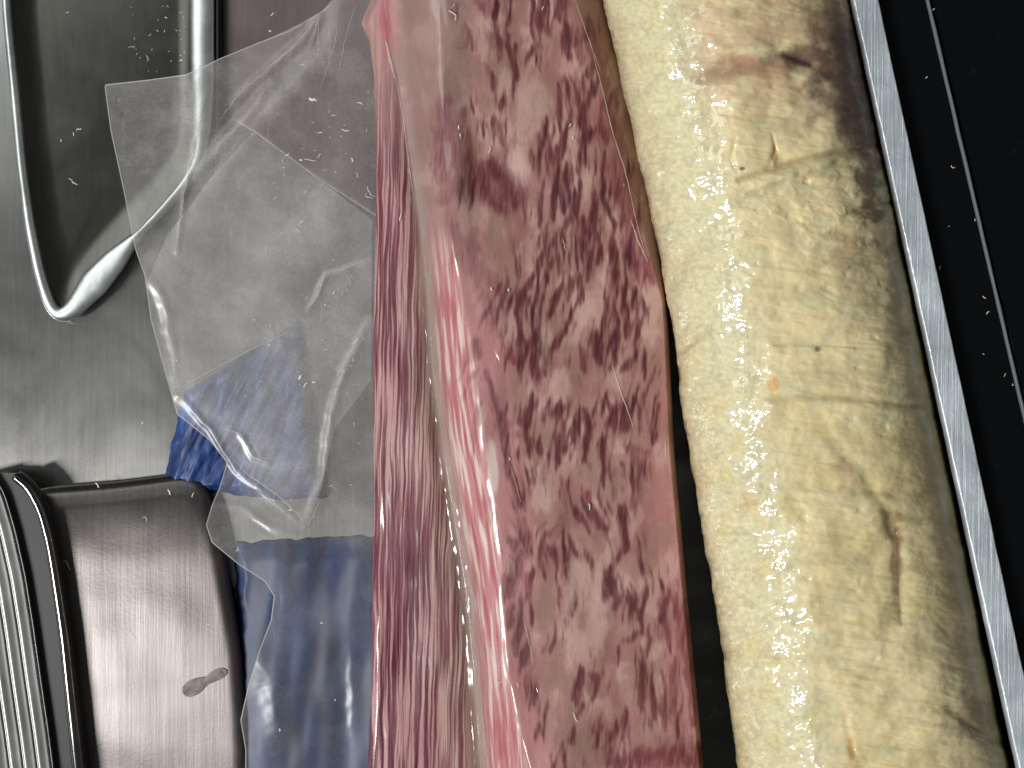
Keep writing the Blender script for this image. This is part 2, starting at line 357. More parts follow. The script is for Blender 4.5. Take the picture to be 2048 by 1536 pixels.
# fresh facets and flakes on the upper half
fl = sstep(0.0, 0.6, fbm(PX / 34, PY / 26, 61, 3)) * np.exp(-((PY - 420) / 90) ** 2) * right
disp = disp + 0.22 * fl
PXd = PX + disp / (SC * 1000) * ex; PZd = PZ + disp * ez
# casing colour, darker in the folds and along the right side
base = lin((232, 214, 164)); pale = lin((212, 204, 162)); yel = lin((214, 196, 142)); pink = lin((206, 174, 138)); grey = lin((172, 166, 140)); pur = lin((92, 62, 62)); brn = lin((128, 92, 52))
def mixc(c, d, f): return c + (np.asarray(d) - c) * np.clip(f, 0, 1)[..., None]
col = np.broadcast_to(base, PX.shape + (3,)).copy()
col = mixc(col, pale, 0.85 * (1 - right)); col = mixc(col, pale, 0.7 * sstep(0.05, 0.5, fbm(PX / 70, PY / 45, 71, 4)))
col = mixc(col, yel, 0.7 * sstep(0.0, 0.5, fbm(PX / 75, PY / 70, 75, 4)) * (0.35 + 0.65 * sstep(600, 900, PY)))
col = mixc(col, yel, 0.35 * sstep(780, 900, PY) * (1 - sstep(1150, 1300, PY)) * right)
col = mixc(col, pink, 0.75 * right * (1 - sstep(150, 330, PY)) * sstep(-0.3, 0.3, fbm(PX / 60, PY / 40, 81, 4) + 0.25))
col = mixc(col, grey, 0.3 * sstep(0.05, 0.5, fbm(PX / 30, PY / 34, 85, 4)) * (1 - right))
col = mixc(col, grey, 0.14 * sstep(0.1, 0.5, fbm(PX / 160, ty / 20, 88, 3)) * right)
col = mixc(col, lin((178, 150, 96)), 0.2 * sstep(0.18, 0.5, fbm(PX / 120, ty / 13, 91, 3)) * right)
sp = fbm(PX / 11, PY / 9, 95, 4, 0.6)
col = mixc(col, lin((168, 160, 120)), 0.3 * sstep(0.1, 0.7, sp) * (1 - right)); col = mixc(col, lin((240, 232, 190)), 0.4 * sstep(0.2, 0.7, -sp) * (1 - right))
nn = fbm(PX / 40, PY / 34, 99, 4)
def blot(c, cxx, cyy, rx_, ry_, d, k, n=0.7):
    q = np.hypot((PX - cxx) / rx_, (PY - cyy) / ry_) + n * nn
    return mixc(c, d, k * (1 - sstep(0.45, 1.1, q)))
col = blot(col, 1710, 150, 100, 150, lin((98, 74, 70)), 0.85, 0.3); col = blot(col, 1620, 108, 70, 26, pur, 0.7, 0.3); col = blot(col, 1500, 132, 130, 30, lin((178, 132, 104)), 0.6, 0.4); col = blot(col, 1720, 250, 60, 90, lin((104, 82, 72)), 0.6, 0.35)
col = blot(col, 1660, 50, 60, 60, lin((120, 84, 72)), 0.6, 0.3); col = blot(col, 1740, 350, 30, 120, lin((120, 96, 78)), 0.8); col = blot(col, 1800, 520, 26, 160, lin((140, 118, 88)), 0.45)
col = blot(col, 1690, 500, 60, 50, lin((186, 158, 122)), 0.6); col = blot(col, 1840, 900, 45, 180, lin((176, 150, 108)), 0.35); col = blot(col, 1910, 1200, 40, 200, lin((160, 134, 102)), 0.35)
col = blot(col, 1940, 1440, 70, 50, lin((160, 132, 104)), 0.5); col = blot(col, 1795, 1120, 14, 90, brn, 0.65, 0.35); col = blot(col, 1770, 1045, 40, 25, brn, 0.4, 0.5); col = blot(col, 1545, 770, 14, 18, lin((214, 160, 80)), 0.7, 0.4)
col = blot(col, 1702, 1500, 9, 40, lin((206, 150, 80)), 0.6, 0.3); col = blot(col, 1495, 1000, 18, 30, lin((205, 165, 110)), 0.6); col = blot(col, 1550, 310, 7, 36, lin((170, 130, 60)), 0.8, 0.25)
col = blot(col, 1486, 337, 7, 5, lin((120, 84, 40)), 0.9, 0.2); col = blot(col, 1637, 698, 8, 7, lin((110, 92, 62)), 0.8, 0.2); col = blot(col, 1690, 950, 26, 40, lin((180, 146, 108)), 0.5)
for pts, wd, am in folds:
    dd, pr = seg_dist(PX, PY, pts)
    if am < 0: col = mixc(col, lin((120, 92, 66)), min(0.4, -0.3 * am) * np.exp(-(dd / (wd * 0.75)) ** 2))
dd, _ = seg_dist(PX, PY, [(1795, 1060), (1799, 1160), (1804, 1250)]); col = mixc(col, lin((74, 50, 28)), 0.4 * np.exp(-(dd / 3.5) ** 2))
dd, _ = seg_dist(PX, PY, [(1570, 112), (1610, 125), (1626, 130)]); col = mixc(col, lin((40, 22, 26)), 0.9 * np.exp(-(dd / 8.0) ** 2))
wetv = np.clip(1.05 - 0.85 * sstep(-20, -4, U) + 0.1 * nn, 0.12, 1)
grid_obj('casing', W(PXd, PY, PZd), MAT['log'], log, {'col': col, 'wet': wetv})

# ------------------------------------------------------------------ meat
meat = thing('meat_cut', 'long marbled red and pink raw meat cut sealed under clear film in the middle', 'meat', 1060, 768)
MR, MC = 1150, 640
yv = np.linspace(-110, 1650, MR)
def ip(y, ky, kx, k=40):
    v = np.interp(y, ky, kx)
    for _ in range(k): v[1:-1] = 0.25 * v[:-2] + 0.5 * v[1:-1] + 0.25 * v[2:]
    return v
xl = ip(yv, [-110, 0, 30, 48, 75, 150, 300, 450, 700, 1000, 1280, 1400, 1536, 1650], [752, 742, 728, 722, 738, 748, 752, 752, 746, 748, 743, 742, 735, 732], 4)
xr = ip(yv, [-110, 0, 120, 300, 470, 560, 640, 900, 1150, 1350, 1536, 1650], [1180, 1206, 1238, 1282, 1318, 1330, 1337, 1349, 1371, 1390, 1408, 1418], 20)
fo = ip(yv, [-110, 0, 150, 300, 450, 600, 750, 900, 1050, 1200, 1350, 1536, 1650], [775, 782, 800, 822, 845, 858, 868, 888, 912, 935, 950, 962, 970])
rg = ip(yv, [-110, 0, 150, 300, 450, 600, 750, 900, 1050, 1200, 1350, 1536, 1650], [860, 880, 890, 890, 900, 930, 955, 975, 1000, 1010, 1020, 1060, 1080])
# columns: wall up the left side, top, wall down the right side
t = np.r_[np.linspace(0, 1, 10)[:-1] * 0, np.linspace(0, 1, MC - 20), np.ones(11)]
zt = np.r_[np.linspace(0, 1, 10)[:-1], np.ones(MC - 20), np.linspace(1, 0, 12)[1:]]
MCn = len(t)
PX = xl[:, None] + (xr - xl)[:, None] * t[None, :]; PY = yv[:, None] + 0 * PX
xlc, xrc, foc, rgc = (q[:, None] for q in (xl, xr, fo, rg))
def meat_top(PX, PY, xlc, xrc, foc, rgc, rough=True):
    e = np.clip((PX - xlc) / 16.0, 0, 1)
    zl = 12 + 3.0 * np.sqrt(np.clip(1 - (1 - e) ** 2, 0, 1)) + 3.5 * np.clip((PX - xlc) / (foc - xlc), 0, 1)
    valley = -1.8 * np.exp(-((PX - foc) / 22.0) ** 2)
    u = np.clip((PX - foc) / (rgc - foc), 0, 1)
    up = 14.0 * (1 - (1 - u) ** 1.7)
    pl = -3.0 * np.clip((PX - rgc) / (xrc - rgc), 0, 1) ** 1.3
    e2 = np.clip((xrc - PX) / np.interp(PY, [0, 380, 600], [66, 54, 11]), 0, 1)
    rr = -13 * (1 - np.sqrt(np.clip(1 - (1 - e2) ** 2, 0, 1)))
    z = zl + valley + up + pl + rr
    if rough:
        on = sstep(0.4, 1.3, (PX - foc) / (rgc - foc))
        z = z + 0.9 * fbm(PX / 120, PY / 200, 201, 2) * np.clip(e2 * 2, 0, 1) + 0.15 * on * fbm(PX / 40, PY / 70, 205, 2)
        z = z - 1.6 * np.exp(-(((PX - 1000) / 70) ** 2 + ((PY - 380) / 110) ** 2)) + 1.2 * np.exp(-(((PX - 915) / 30) ** 2 + ((PY - 330) / 130) ** 2))
        lf = 1 - sstep(0.75, 1.0, (PX - xlc) / (foc - xlc))
        z = z + lf * (0.06 * fbm(PX / 11 + 0.5 * fbm(PX / 60, PY / 130, 211, 2), PY / 300, 213, 2))
    return z
z = meat_top(PX, PY, xlc, xrc, foc, rgc)
PZ = z * zt[None, :] + 0.5 * (1 - zt[None, :])
V = W(PX, PY, PZ)
wall = zt[None, :] < 0.999
Vt = W(PX, PY, z); V[..., 0] = np.where(wall & (zt[None, :] < 1), Vt[..., 0], V[..., 0]); V[..., 1] = np.where(wall, Vt[..., 1], V[..., 1])
# ---- colour of the cut
mau = lin((160, 120, 113)); pal = lin((188, 154, 145)); gry = lin((140, 111, 100)); red = lin((134, 56, 64)); dk = lin((60, 18, 32)); pnk = lin((198, 130, 134)); wht = lin((226, 204, 194)); drk2 = lin((110, 54, 60))
col = np.broadcast_to(mau, PX.shape + (3,)).copy()
q = fbm(PX / 70, PY / 110, 301, 4)
col = mixc(col, pal, 0.7 * sstep(0.02, 0.5, q)); col = mixc(col, gry, 0.6 * sstep(0.05, 0.5, -q)); col = mixc(col, red, 0.22 * sstep(0.1, 0.6, fbm(PX / 90, PY / 140, 305, 3)))
top = (PX - foc) / (rgc - foc)
up_zone = sstep(0.0, 0.25, top) * (1 - sstep(1.2, 2.0, top))
col = mixc(col, pnk, 0.65 * up_zone * sstep(300, 700, PY)); col = mixc(col, gry, 0.55 * up_zone * (1 - sstep(120, 420, PY)))
col = mixc(col, pnk, 0.22 * sstep(0, 60, 90 - (xrc - PX)) * sstep(600, 900, PY))
G = []   # streaks of lean meat: (points, width, strength, tint 0 dark / 1 red)
def st(pts, wd, k=1.0, tint=0.0): G.append((np.array(pts, float).reshape(-1, 2), wd, k, tint))
# read off the photograph, top to bottom
st([992,-20,996,14,990,28],9); st([1064,-20,1066,30,1064,72],7); st([1090,-20,1080,30,1079,60],14); st([1095,-20,1096,70],4); st([1134,50,1131,113],12); st([1130,-10,1120,30],24,.8,.6); st([990,28,992,78],6)
st([950,5,975,20,990,18],16,.7,.8); st([1015,70,1014,95,1028,130,1030,165,1025,197],9,1,.5); st([1030,90,1030,130],10,.9,.7); st([1000,75,987,99],5); st([939,55,946,103],8,.7,.9); st([945,55,935,95,915,100],5,.6,1)
st([1075,82,1061,113],5); st([1078,98,1068,125],4); st([984,150,987,185],11,.8,.4); st([975,130,985,160],8,.6,.8); st([1186,125,1172,155],10,1,.3); st([1198,160,1180,195,1168,228],9); st([1155,190,1165,225,1160,262],12); st([1130,160,1140,192],5)
st([1122,180,1117,219,1119,262],6); st([1095,232,1093,262,1080,300,1077,350],6); st([1140,238,1128,275,1120,305,1106,330],11); st([1170,230,1166,294,1155,350],5); st([985,232,1000,260,1008,283],12,.8,.4); st([945,205,950,226],8,.7)
st([1118,330,1110,380,1106,440],9); st([1131,328,1137,390,1130,420],8); st([1148,376,1144,437,1110,472],6); st([1083,393,1076,454],8); st([1124,386,1127,424],5); st([1062,300,1066,340],9,.8,.3); st([1209,294,1206,396,1226,441],7); st([1192,383,1178,472],6)
st([1203,240,1212,285],16,.9,.7); st([1225,300,1238,360,1247,430],26,.8,.9); st([1180,250,1172,330],6,.7); st([1190,300,1186,360],5,.7); st([1160,360,1150,440],6); st([1170,430,1160,520],8,.9); st([1205,450,1195,530],7); st([1230,440,1222,520],9,.9)
st([1250,430,1262,500,1280,560],22,.8,1); st([1105,440,1080,480,1072,500],6,.8); st([1095,470,1088,510],5,.8); st([1135,440,1125,500],6,.8); st([1262,470,1255,540],6)
st([1088,505,1078,530,1075,548],13,1,.4); st([1065,552,1042,585,1037,640,1036,680],6); st([1077,545,1070,610,1064,660],5); st([1106,510,1098,550,1095,570],5); st([1036,660,1045,680,1056,690],9,1,.5); st([1075,655,1074,700,1064,745],15); st([1052,695,1044,742],7)
st([1125,560,1110,600,1100,635],7); st([1108,610,1096,640],9); st([1160,540,1158,580],5); st([1180,505,1178,540],14,.9,.2); st([1148,620,1130,655,1115,700],9); st([1110,680,1094,720,1087,750],11); st([1140,560,1134,600],10,.8,.5); st([1172,520,1176,560],5)
st([1211,575,1208,640,1200,690],7); st([1195,665,1198,735],11); st([1185,660,1178,700],5); st([1165,700,1170,745],14,.7,.3); st([1226,555,1234,500],9); st([1250,530,1253,590],4); st([1275,575,1258,620],4); st([1285,600,1290,625,1280,660,1265,690],6); st([1248,600,1254,650,1255,675],8)
st([1240,670,1225,720],6); st([1293,700,1290,740,1286,760],5); st([1275,700,1262,725,1240,750],6); st([1235,660,1222,680],5); st([1216,530,1210,600],5,.8); st([1290,520,1305,570],20,.75,1); st([1265,500,1275,545],7,.9,.5)
st([1066,785,1060,830,1052,880,1058,910],8); st([1050,840,1035,850],16,.9,.6); st([1120,800,1115,825,1085,840],9,.9,.4); st([1130,840,1120,880,1115,930],12,.9,.5); st([1160,815,1155,860,1145,890],8); st([1168,820,1178,850,1170,890,1172,920],8); st([1215,795,1225,820,1215,850,1210,880],7)
st([1195,800,1185,830],5,.8); st([1250,800,1248,850,1240,860],9,.9); st([1275,800,1280,870],5,.8); st([1110,890,1120,900,1150,890],7,.9,.4); st([1080,870,1075,905],6); st([1098,905,1092,945,1086,975],9,1,.5); st([1117,910,1116,930],8); st([1212,870,1204,910,1210,960,1208,980],8); st([1168,900,1170,920,1163,925],4)
st([1255,890,1270,900,1300,905],13,.6,.7); st([1262,905,1280,940,1270,990,1262,1020],14,.55,.6); st([1262,930,1264,970],7,.9); st([1240,920,1245,930],10,.9,.4); st([1065,960,1062,970],14,.6,.9); st([1172,985,1178,1000],10,.9,.9); st([1252,1000,1245,1040],5,.9)
st([1120,1050,1090,1080,1080,1100],8,.8,.6); st([1090,1040,1075,1070],5,.8,.5); st([1175,1000,1195,1045,1215,1060],12,.9,.4); st([1148,1015,1160,1040],13,.8,.4); st([1240,1011,1247,1060,1254,1095,1232,1122],10); st([1225,1130,1218,1150,1226,1185],10); st([1275,1070,1290,1160],4,.8)
st([1205,1145,1228,1190,1240,1205],5); st([1250,1185,1236,1205,1228,1220],6); st([1252,1200,1280,1225,1284,1260,1262,1275,1240,1285,1235,1300,1237,1330],6); st([1295,1185,1288,1210,1272,1235],10,.9,.2); st([1255,1180,1270,1220],6); st([1127,1060,1132,1140,1136,1170],6); st([1083,1080,1080,1130,1090,1150],6,.9)
st([1155,1190,1145,1235],5); st([1122,1175,1118,1215],4); st([1150,1110,1158,1100],5,.8); st([1170,1100,1185,1130],6,.8); st([1165,1335,1152,1375,1148,1398],12); st([1195,1355,1185,1400],11,.9,.3); st([1180,1345,1190,1380],8,.8,.7); st([1335,1180,1328,1225,1340,1310],11,.8,.6)
st([1350,1190,1360,1250,1370,1320],12,.7,.8); st([1370,1200,1377,1320,1385,1450],14,.7,.9); st([1288,1310,1282,1420],11,.9,.3); st([1302,1350,1310,1440],9,.9,.3); st([1325,1395,1335,1460],12,.7,.7); st([1350,1320,1345,1420],12,.7,.7); st([1233,1445,1220,1490],7); st([1202,1455,1190,1495],7,.9); st([1168,1400,1158,1435],7,.8)
st([1066,1385,1059,1420],9,.8,.8); st([1080,1450,1070,1480],8,.9,.2); st([1130,1480,1125,1500],7,.8); st([1300,1250,1295,1310],8,.8,.5); st([1150,1450,1140,1490],6,.8); st([1255,1420,1245,1480],7,.8)
st([1240,1520,1320,1512,1400,1508,1420,1580,1260,1600,1240,1540],40,1,1)
# ridge strip and red flushes
st([891,200,885,300,892,400],34,.75,1); st([973,746,1008,859,1018,927,1042,1006],13,.8,.8); st([939,705,928,740,920,765],7,.8,.6); st([960,735,940,760,925,800],6,.8,.6); st([950,690,942,720],26,.8,1); st([1020,700,1025,725],16,.8,1); st([960,800,948,870,945,905],8,.8,.7)
st([985,1011,994,1062],8,.8,.8); st([1020,1075,1030,1100],16,.9,.7); st([1040,1107,1015,1170,1005,1200],20,.9,.9); st([1028,1215,1014,1260],9,.8,.6); st([1040,1235,1028,1310],15,.85,.7); st([1055,1285,1040,1345],12,.8,.5); st([1050,1040,1060,1100],12,.7,.8); st([1060,1150,1050,1210],10,.7,.7)
st([935,310,965,360,975,390],36,.75,.7); st([1035,355,1030,410],34,.7,.3); st([990,380,1010,420],30,.6,.4); st([900,420,910,520],20,.5,1); st([945,480,955,560],40,.45,.8); st([985,560,1000,660],38,.45,.7); st([1170,60,1230,260,1262,420,1300,560],15,.7,1); st([925,230,930,330,950,400],40,.6,1); st([985,330,1020,380,1035,410],34,.8,.35); st([960,350,985,400,1010,430],22,.7,.2); st([1105,300,1098,345],8,.8,.3); st([1175,40,1195,120,1215,170],16,.6,1); st([900,260,905,330],24,.6,.9)
rs = np.random.RandomState(5)
big = list(G)
for pts, wd, k, tint in big:                      # finer fibres running with each streak
    if wd > 20 or len(pts) > 4: continue
    for _ in range(5):
        off = rs.normal(0, 9, 2) * [1.3, 2.2]; sh = rs.uniform(0.4, 0.9); cc = pts.mean(0)
        G.append(((pts - cc) * sh + cc + off, rs.uniform(1.6, 3.6), k * rs.uniform(0.4, 0.85), tint))
lean = np.zeros(PX.shape); redm = np.zeros(PX.shape)
wx = 4.5 * fbm(PX / 30, PY / 46, 311, 3); wy = 9.0 * fbm(PX / 30, PY / 30, 315, 2)
edge = fbm(PX / 7, PY / 26, 321, 3)
for pts, wd, k, tint in G:
    y0, y1 = pts[:, 1].min() - wd * 3 - 14, pts[:, 1].max() + wd * 3 + 14
    j0, j1 = np.searchsorted(yv, [y0, y1])
    if j1 <= j0: continue
    x0 = pts[:, 0].min() - wd * 3 - 14; x1 = pts[:, 0].max() + wd * 3 + 14
    i0 = np.searchsorted(PX[(j0 + j1) // 2], x0 - 25); i1 = np.searchsorted(PX[(j0 + j1) // 2], x1 + 25)
    sl = (slice(j0, j1), slice(i0, i1))
    if i1 <= i0: continue
    dd, pr = seg_dist(PX[sl] + wx[sl], PY[sl] + wy[sl], pts)
    ww = wd * 0.62 * (0.45 + 0.75 * np.sin(np.pi * np.clip(0.12 + 0.8 * pr, 0, 1)))
    soft = 0.8 if wd < 18 else 1.1
    mval = k * (1 - sstep(1 - soft * 0.75, 1 + soft * 0.55, dd / ww + 0.42 * edge[sl]))
    lean[sl] = np.maximum(lean[sl], mval * (1 - tint * 0.45)); redm[sl] = np.maximum(redm[sl], mval * tint)
# dense fine marbling: streaks leaning like the strokes, in loose patches
aa = PX + (0.20 - 0.1 * sstep(900, 1200, PY)) * PY + 13 * fbm(PX / 90, PY / 130, 371, 3) + 3 * fbm(PX / 24, PY / 60, 375, 2)
vz0 = sstep(1.0, 1.5, (PX - foc) / (rgc - foc)) * (0.25 + 0.75 * sstep(3, 36, xrc - PX))
pt = fbm(PX / 75, PY / 95, 379, 3)
clear = np.zeros(PX.shape)
for (qx, qy, rx_, ry_) in [(1060, 225, 60, 60), (985, 500, 55, 70), (1150, 765, 80, 34), (1300, 1060, 60, 110), (1165, 1190, 44, 60), (1195, 1260, 34, 70), (930, 170, 60, 100), (1110, 690, 22, 70), (1050, 330, 44, 80), (1040, 440, 50, 60), (1020, 770, 30, 30), (1130, 1330, 50, 40)]:
    clear = np.maximum(clear, 1 - sstep(0.5, 1.3, np.hypot((PX - qx) / rx_, (PY - qy) / ry_) + 0.25 * pt))
n1 = fbm(aa / 10.5, PY / 115, 383, 3, 0.6); n2 = fbm(aa / 5.0, PY / 70, 387, 2, 0.55)
den = sstep(0.08, 0.7, 0.62 * n1 + 0.5 * n2 + 0.42 * pt + 0.02 - 0.1 * sstep(1050, 1250, PY)) * vz0 * (1 - 0.92 * clear)
lean = np.maximum(lean, 0.92 * den)
# thin background veining
vn = np.abs(fbm(PX / 20 + 0.9 * fbm(PX / 70, PY / 80, 331, 2) + PY / 160, PY / 120, 333, 3))
vz = sstep(1.3, 2.1, top) * sstep(0, 30, (xrc - PX) - 20)
lean = np.maximum(lean, 0.5 * (1 - sstep(0.0, 0.07, vn)) * vz * sstep(-0.05, 0.35, fbm(PX / 80, PY / 120, 335, 3)))
fib = fbm(PX / 5.0 + PY / 60, PY / 40, 337, 3)
lean = np.clip(lean * (0.8 + 0.45 * fib), 0, 1)
for _ in range(2):
    lean[1:-1] = 0.25 * lean[:-2] + 0.5 * lean[1:-1] + 0.25 * lean[2:]; lean[:, 1:-1] = 0.25 * lean[:, :-2] + 0.5 * lean[:, 1:-1] + 0.25 * lean[:, 2:]
for _ in range(24): lean[1:-1] = 0.25 * lean[:-2] + 0.5 * lean[1:-1] + 0.25 * lean[2:]
for _ in range(4): lean[:, 1:-1] = 0.25 * lean[:, :-2] + 0.5 * lean[:, 1:-1] + 0.25 * lean[:, 2:]
lean = np.clip(lean * (1.08 + 0.35 * fbm(PX / 3.6 + PY / 40, PY / 36, 339, 2)), 0, 1)
col = mixc(col, red, 0.8 * redm * (0.75 + 0.4 * fib)); col = mixc(col, drk2, 0.8 * sstep(0.0, 0.55, lean)); tn = sstep(-0.3, 0.35, fbm(PX / 50, PY / 60, 391, 2)); dkc = lin((80, 24, 28)) + (dk - lin((80, 24, 28))) * tn[..., None]; col = col + (dkc - col) * ((0.86 - 0.18 * sstep(900, 1200, PY)) * sstep(0.3, 0.95, lean))[..., None]
# pale fat islands
for (qx, qy, rx_, ry_) in [(985, 930, 14, 62), (962, 840, 12, 40), (1090, 690, 14, 60), (1120, 770, 26, 34), (1090, 960, 12, 50), (1150, 1180, 36, 60), (1195, 1250, 26, 70), (1290, 660, 10, 34), (1065, 200, 40, 60), (1040, 330, 26, 46), (1210, 560, 10, 40), (1090, 1000, 10, 40), (1010, 165, 16, 40), (1020, 1135, 10, 20)]:
    qq = np.hypot((PX + wx - qx) / rx_, (PY + wy - qy) / ry_); col = mixc(col, pal, 0.7 * (1 - sstep(0.5, 1.15, qq + 0.2 * edge)) * (1 - 0.8 * lean))
qq = np.hypot((PX + wx * 0.5 - (985 + 0.07 * (PY - 930))) / 12, (PY - 935) / 62); col = mixc(col, wht, 0.8 * (1 - sstep(0.6, 1.1, qq)))
# the striped side: long parallel muscle fibres
lf = 1 - sstep(0.86, 1.0, (PX - xlc) / (foc - xlc))
fx_ = PX + 4 * fbm(PX / 40, PY / 170, 341, 3) + 0.02 * PY
s1 = fbm(fx_ / 6.5, PY / 330, 343, 2, 0.6); s2 = fbm(fx_ / 3.2, PY / 170, 347, 2); s3 = fbm(fx_ / 26, PY / 200, 349, 2)
sv = s1 * 1.05 + 0.65 * s2 + 0.2 * s3 - 0.10
stripe = np.broadcast_to(lin((132, 84, 88)), PX.shape + (3,)).copy()
stripe = mixc(stripe, lin((180, 142, 138)), 0.9 * sstep(0.02, 0.36, sv)); stripe = mixc(stripe, lin((84, 28, 44)), sstep(0.0, 0.38, -sv))
gz = sstep(0.35, 0.95, (PX - xlc) / (foc - xlc)) * sstep(330, 520, PY); grs = np.broadcast_to(lin((140, 118, 106)), PX.shape + (3,)).copy(); grs = mixc(grs, lin((176, 152, 138)), sstep(0.05, 0.5, sv)); grs = mixc(grs, lin((104, 64, 66)), sstep(0.05, 0.5, -sv))
stripe = stripe + (grs - stripe) * (0.85 * gz)[..., None]
mod = sstep(-0.2, 0.3, fbm(PX / 90, PY / 200, 353, 2)); stripe = mixc(stripe, lin((140, 70, 80)), 0.2 * mod)
topz = (1 - sstep(60, 420, PY)); stripe = mixc(stripe, lin((168, 132, 126)), 0.75 * topz)
col = col + (stripe - col) * lf[..., None]
ridgeL = sstep(0.02, 0.2, top) * (1 - sstep(0.75, 1.1, top)) * sstep(420, 600, PY)
rs1 = fbm((PX - foc) / 8.0, PY / 140, 361, 3); rc = np.broadcast_to(lin((186, 122, 122)), PX.shape + (3,)).copy(); rc = mixc(rc, wht, sstep(0.0, 0.5, rs1)); rc = mixc(rc, lin((170, 70, 80)), sstep(0.1, 0.55, -rs1))
col = col + (rc - col) * (0.8 * ridgeL * (1 - lean))[..., None]
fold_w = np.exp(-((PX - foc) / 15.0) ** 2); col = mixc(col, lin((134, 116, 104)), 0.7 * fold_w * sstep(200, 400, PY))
pf = np.hypot((PX - 772) / 26, (PY - 40) / 75); col = mixc(col, lin((176, 92, 104)), 0.6 * (1 - sstep(0.5, 1.2, pf + 0.5 * s1)))
grid_obj('lean_meat', V, MAT['meat'], meat, {'col': np.clip(col, 0.004, 0.95), 'gloss': 0.42 - 0.36 * lf * sstep(16, 40, PX - xlc)})

# ------------------------------------------------------------------ steel pan, top left
pan = thing('steel_pan', 'steel pan with a dark reflection painted on its floor and a bright polished rim in the upper left, partly under the bag', 'pan', 240, 300)
rim_pts = [(4, -160), (10, -60), (16, 40), (28, 160), (44, 330), (60, 450), (78, 540), (95, 598), (108, 626), (124, 634), (145, 620), (185, 570), (255, 492), (320, 425), (375, 362), (398, 320), (406, 250), (405, 100), (405, -60), (405, -160)]
rp = smooth_path(rim_pts, 260, 10)
tt = np.linspace(0, 1, len(rp))
Larc = np.r_[0, np.cumsum(np.hypot(*np.diff(rp, axis=0).T))]
hw_px = np.interp(Larc, [0, 500, 790, 830, 900, 960, 1040, 1140, 1380], [9, 10, 12, 18, 29, 24, 7, 9, 24])
path = W(rp[:, 0], rp[:, 1], 4.5)
sweep('rim', path, hw_px * SC, 0.0018, MAT['rim'], pan, 24)
cc = np.array([235.0, 200.0])
rows = []
fp = np.concatenate([rp, np.c_[np.linspace(405, 4, 80)[1:-1], np.full(78, -160.0)]])
for f in np.linspace(1, 0.02, 14): rows.append(W(cc[0] + (fp[:, 0] - cc[0]) * f, cc[1] + (fp[:, 1] - cc[1]) * f, 3.0 - 2.0 * sstep(0, 0.25, 1 - f)))
grid_obj('floor', np.stack(rows), MAT['pan_floor'], pan, closed=True, flip=True)
lipP = rp[(rp[:, 0] > 380) & (rp[:, 1] < 300)]
sweep('lip_shadow', W(lipP[:, 0] + 33, lipP[:, 1], 3.0), 5 * SC, 0.0022, MAT['gap_shade'], pan, 10)  # shadow edge beside the rim, built as a black strip

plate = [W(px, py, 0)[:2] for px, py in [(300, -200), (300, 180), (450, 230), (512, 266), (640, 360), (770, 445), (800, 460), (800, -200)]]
o = prism('reflection_plate', np.array(plate), 0.0001, 0.0005, MAT['mauve'], None, bevel=0.0001)
o['label'] = 'metal plate with the meat reflection painted in as mauve grey, beside the pan rim, running under the bag to the meat'; o['category'] = 'plate'

# ------------------------------------------------------------------ brushed tin, bottom left
tin = thing('metal_tin', 'brushed grey metal tin with a rounded corner and a grey smudge in the lower left', 'tin', 280, 1250)
tp = smooth_path([(20, 1040), (30, 1000), (52, 982), (90, 976), (220, 966), (300, 956), (362, 947), (396, 955), (417, 985), (432, 1040), (446, 1110), (462, 1200), (478, 1300), (488, 1420), (492, 1560), (492, 1700), (480, 1730), (40, 1730), (15, 1700), (12, 1400), (12, 1200), (14, 1100)], 260, 5)
tpw = W(tp[:, 0], tp[:, 1], 7.0)[:, :2]
P = tpw; c0 = P.mean(0); T = np.roll(P, -1, 0) - np.roll(P, 1, 0); T /= np.linalg.norm(T, axis=1, keepdims=True); A = np.sum(P[:, 0] * np.roll(P[:, 1], -1) - np.roll(P[:, 0], -1) * P[:, 1]); Nn = np.stack([-T[:, 1], T[:, 0]], -1) * np.sign(A)
for _ in range(30): Nn = 0.25 * np.roll(Nn, 1, 0) + 0.5 * Nn + 0.25 * np.roll(Nn, -1, 0)
Nn /= np.linalg.norm(Nn, axis=1, keepdims=True)
def sag(q): return -0.0022 * np.clip((q[:, 1] + 0.055) / 0.033, 0, 1.2) ** 2
rows = [np.c_[P, np.full(len(P), 0.0)], np.c_[P, 0.0035 + sag(P)]]
for k in range(1, 7):
    a = k / 6 * math.pi / 2; rows.append(np.c_[P + Nn * 0.0036 * (1 - math.cos(a)), 0.0035 + 0.0035 * math.sin(a) + sag(P)])
Q = P + Nn * 0.0036
for f in np.linspace(0.97, 0.0, 30):
    q = c0 + (Q - c0) * f; zz = 0.007 + sag(q) + 0.00014 * fbm(q[:, 0] / 0.022, q[:, 1] / 0.022, 401, 2) * min(1, (1 - f) * 5)
    rows.append(np.c_[q, zz])
grid_obj('body', np.stack(rows), MAT['tin'], tin, closed=True, flip=A > 0)
# dried smudge on its top
th = np.linspace(0, 2 * np.pi, 40, endpoint=False)  # smudge outline
rows = []
for f in np.linspace(1, 0.03, 6):
    r = 1 + 0.28 * np.sin(2 * th + 1.2) + 0.16 * np.sin(3 * th + 0.4); x = 405 + 34 * f * r * np.cos(th) + 8 * np.sin(th) * f; y = 1366 - 24 * f * r * np.sin(th) - 14 * np.cos(th) * f
    rows.append(W(x, y, 7.35 + 0.08 * (1 - f)))
m = M('grey smudge'); m.l(m.ramp(m.noise(m.coords(), 420, 4, 0.7), [(0.35, (0.09, 0.085, 0.075)), (0.6, (0.20, 0.18, 0.16))]), m.b.inputs['Base Color']); m.p(Roughness=0.5, Metallic=0.4); MAT['smudge'] = m.m
grid_obj('smudge', np.stack(rows), MAT['smudge'], tin, closed=True)

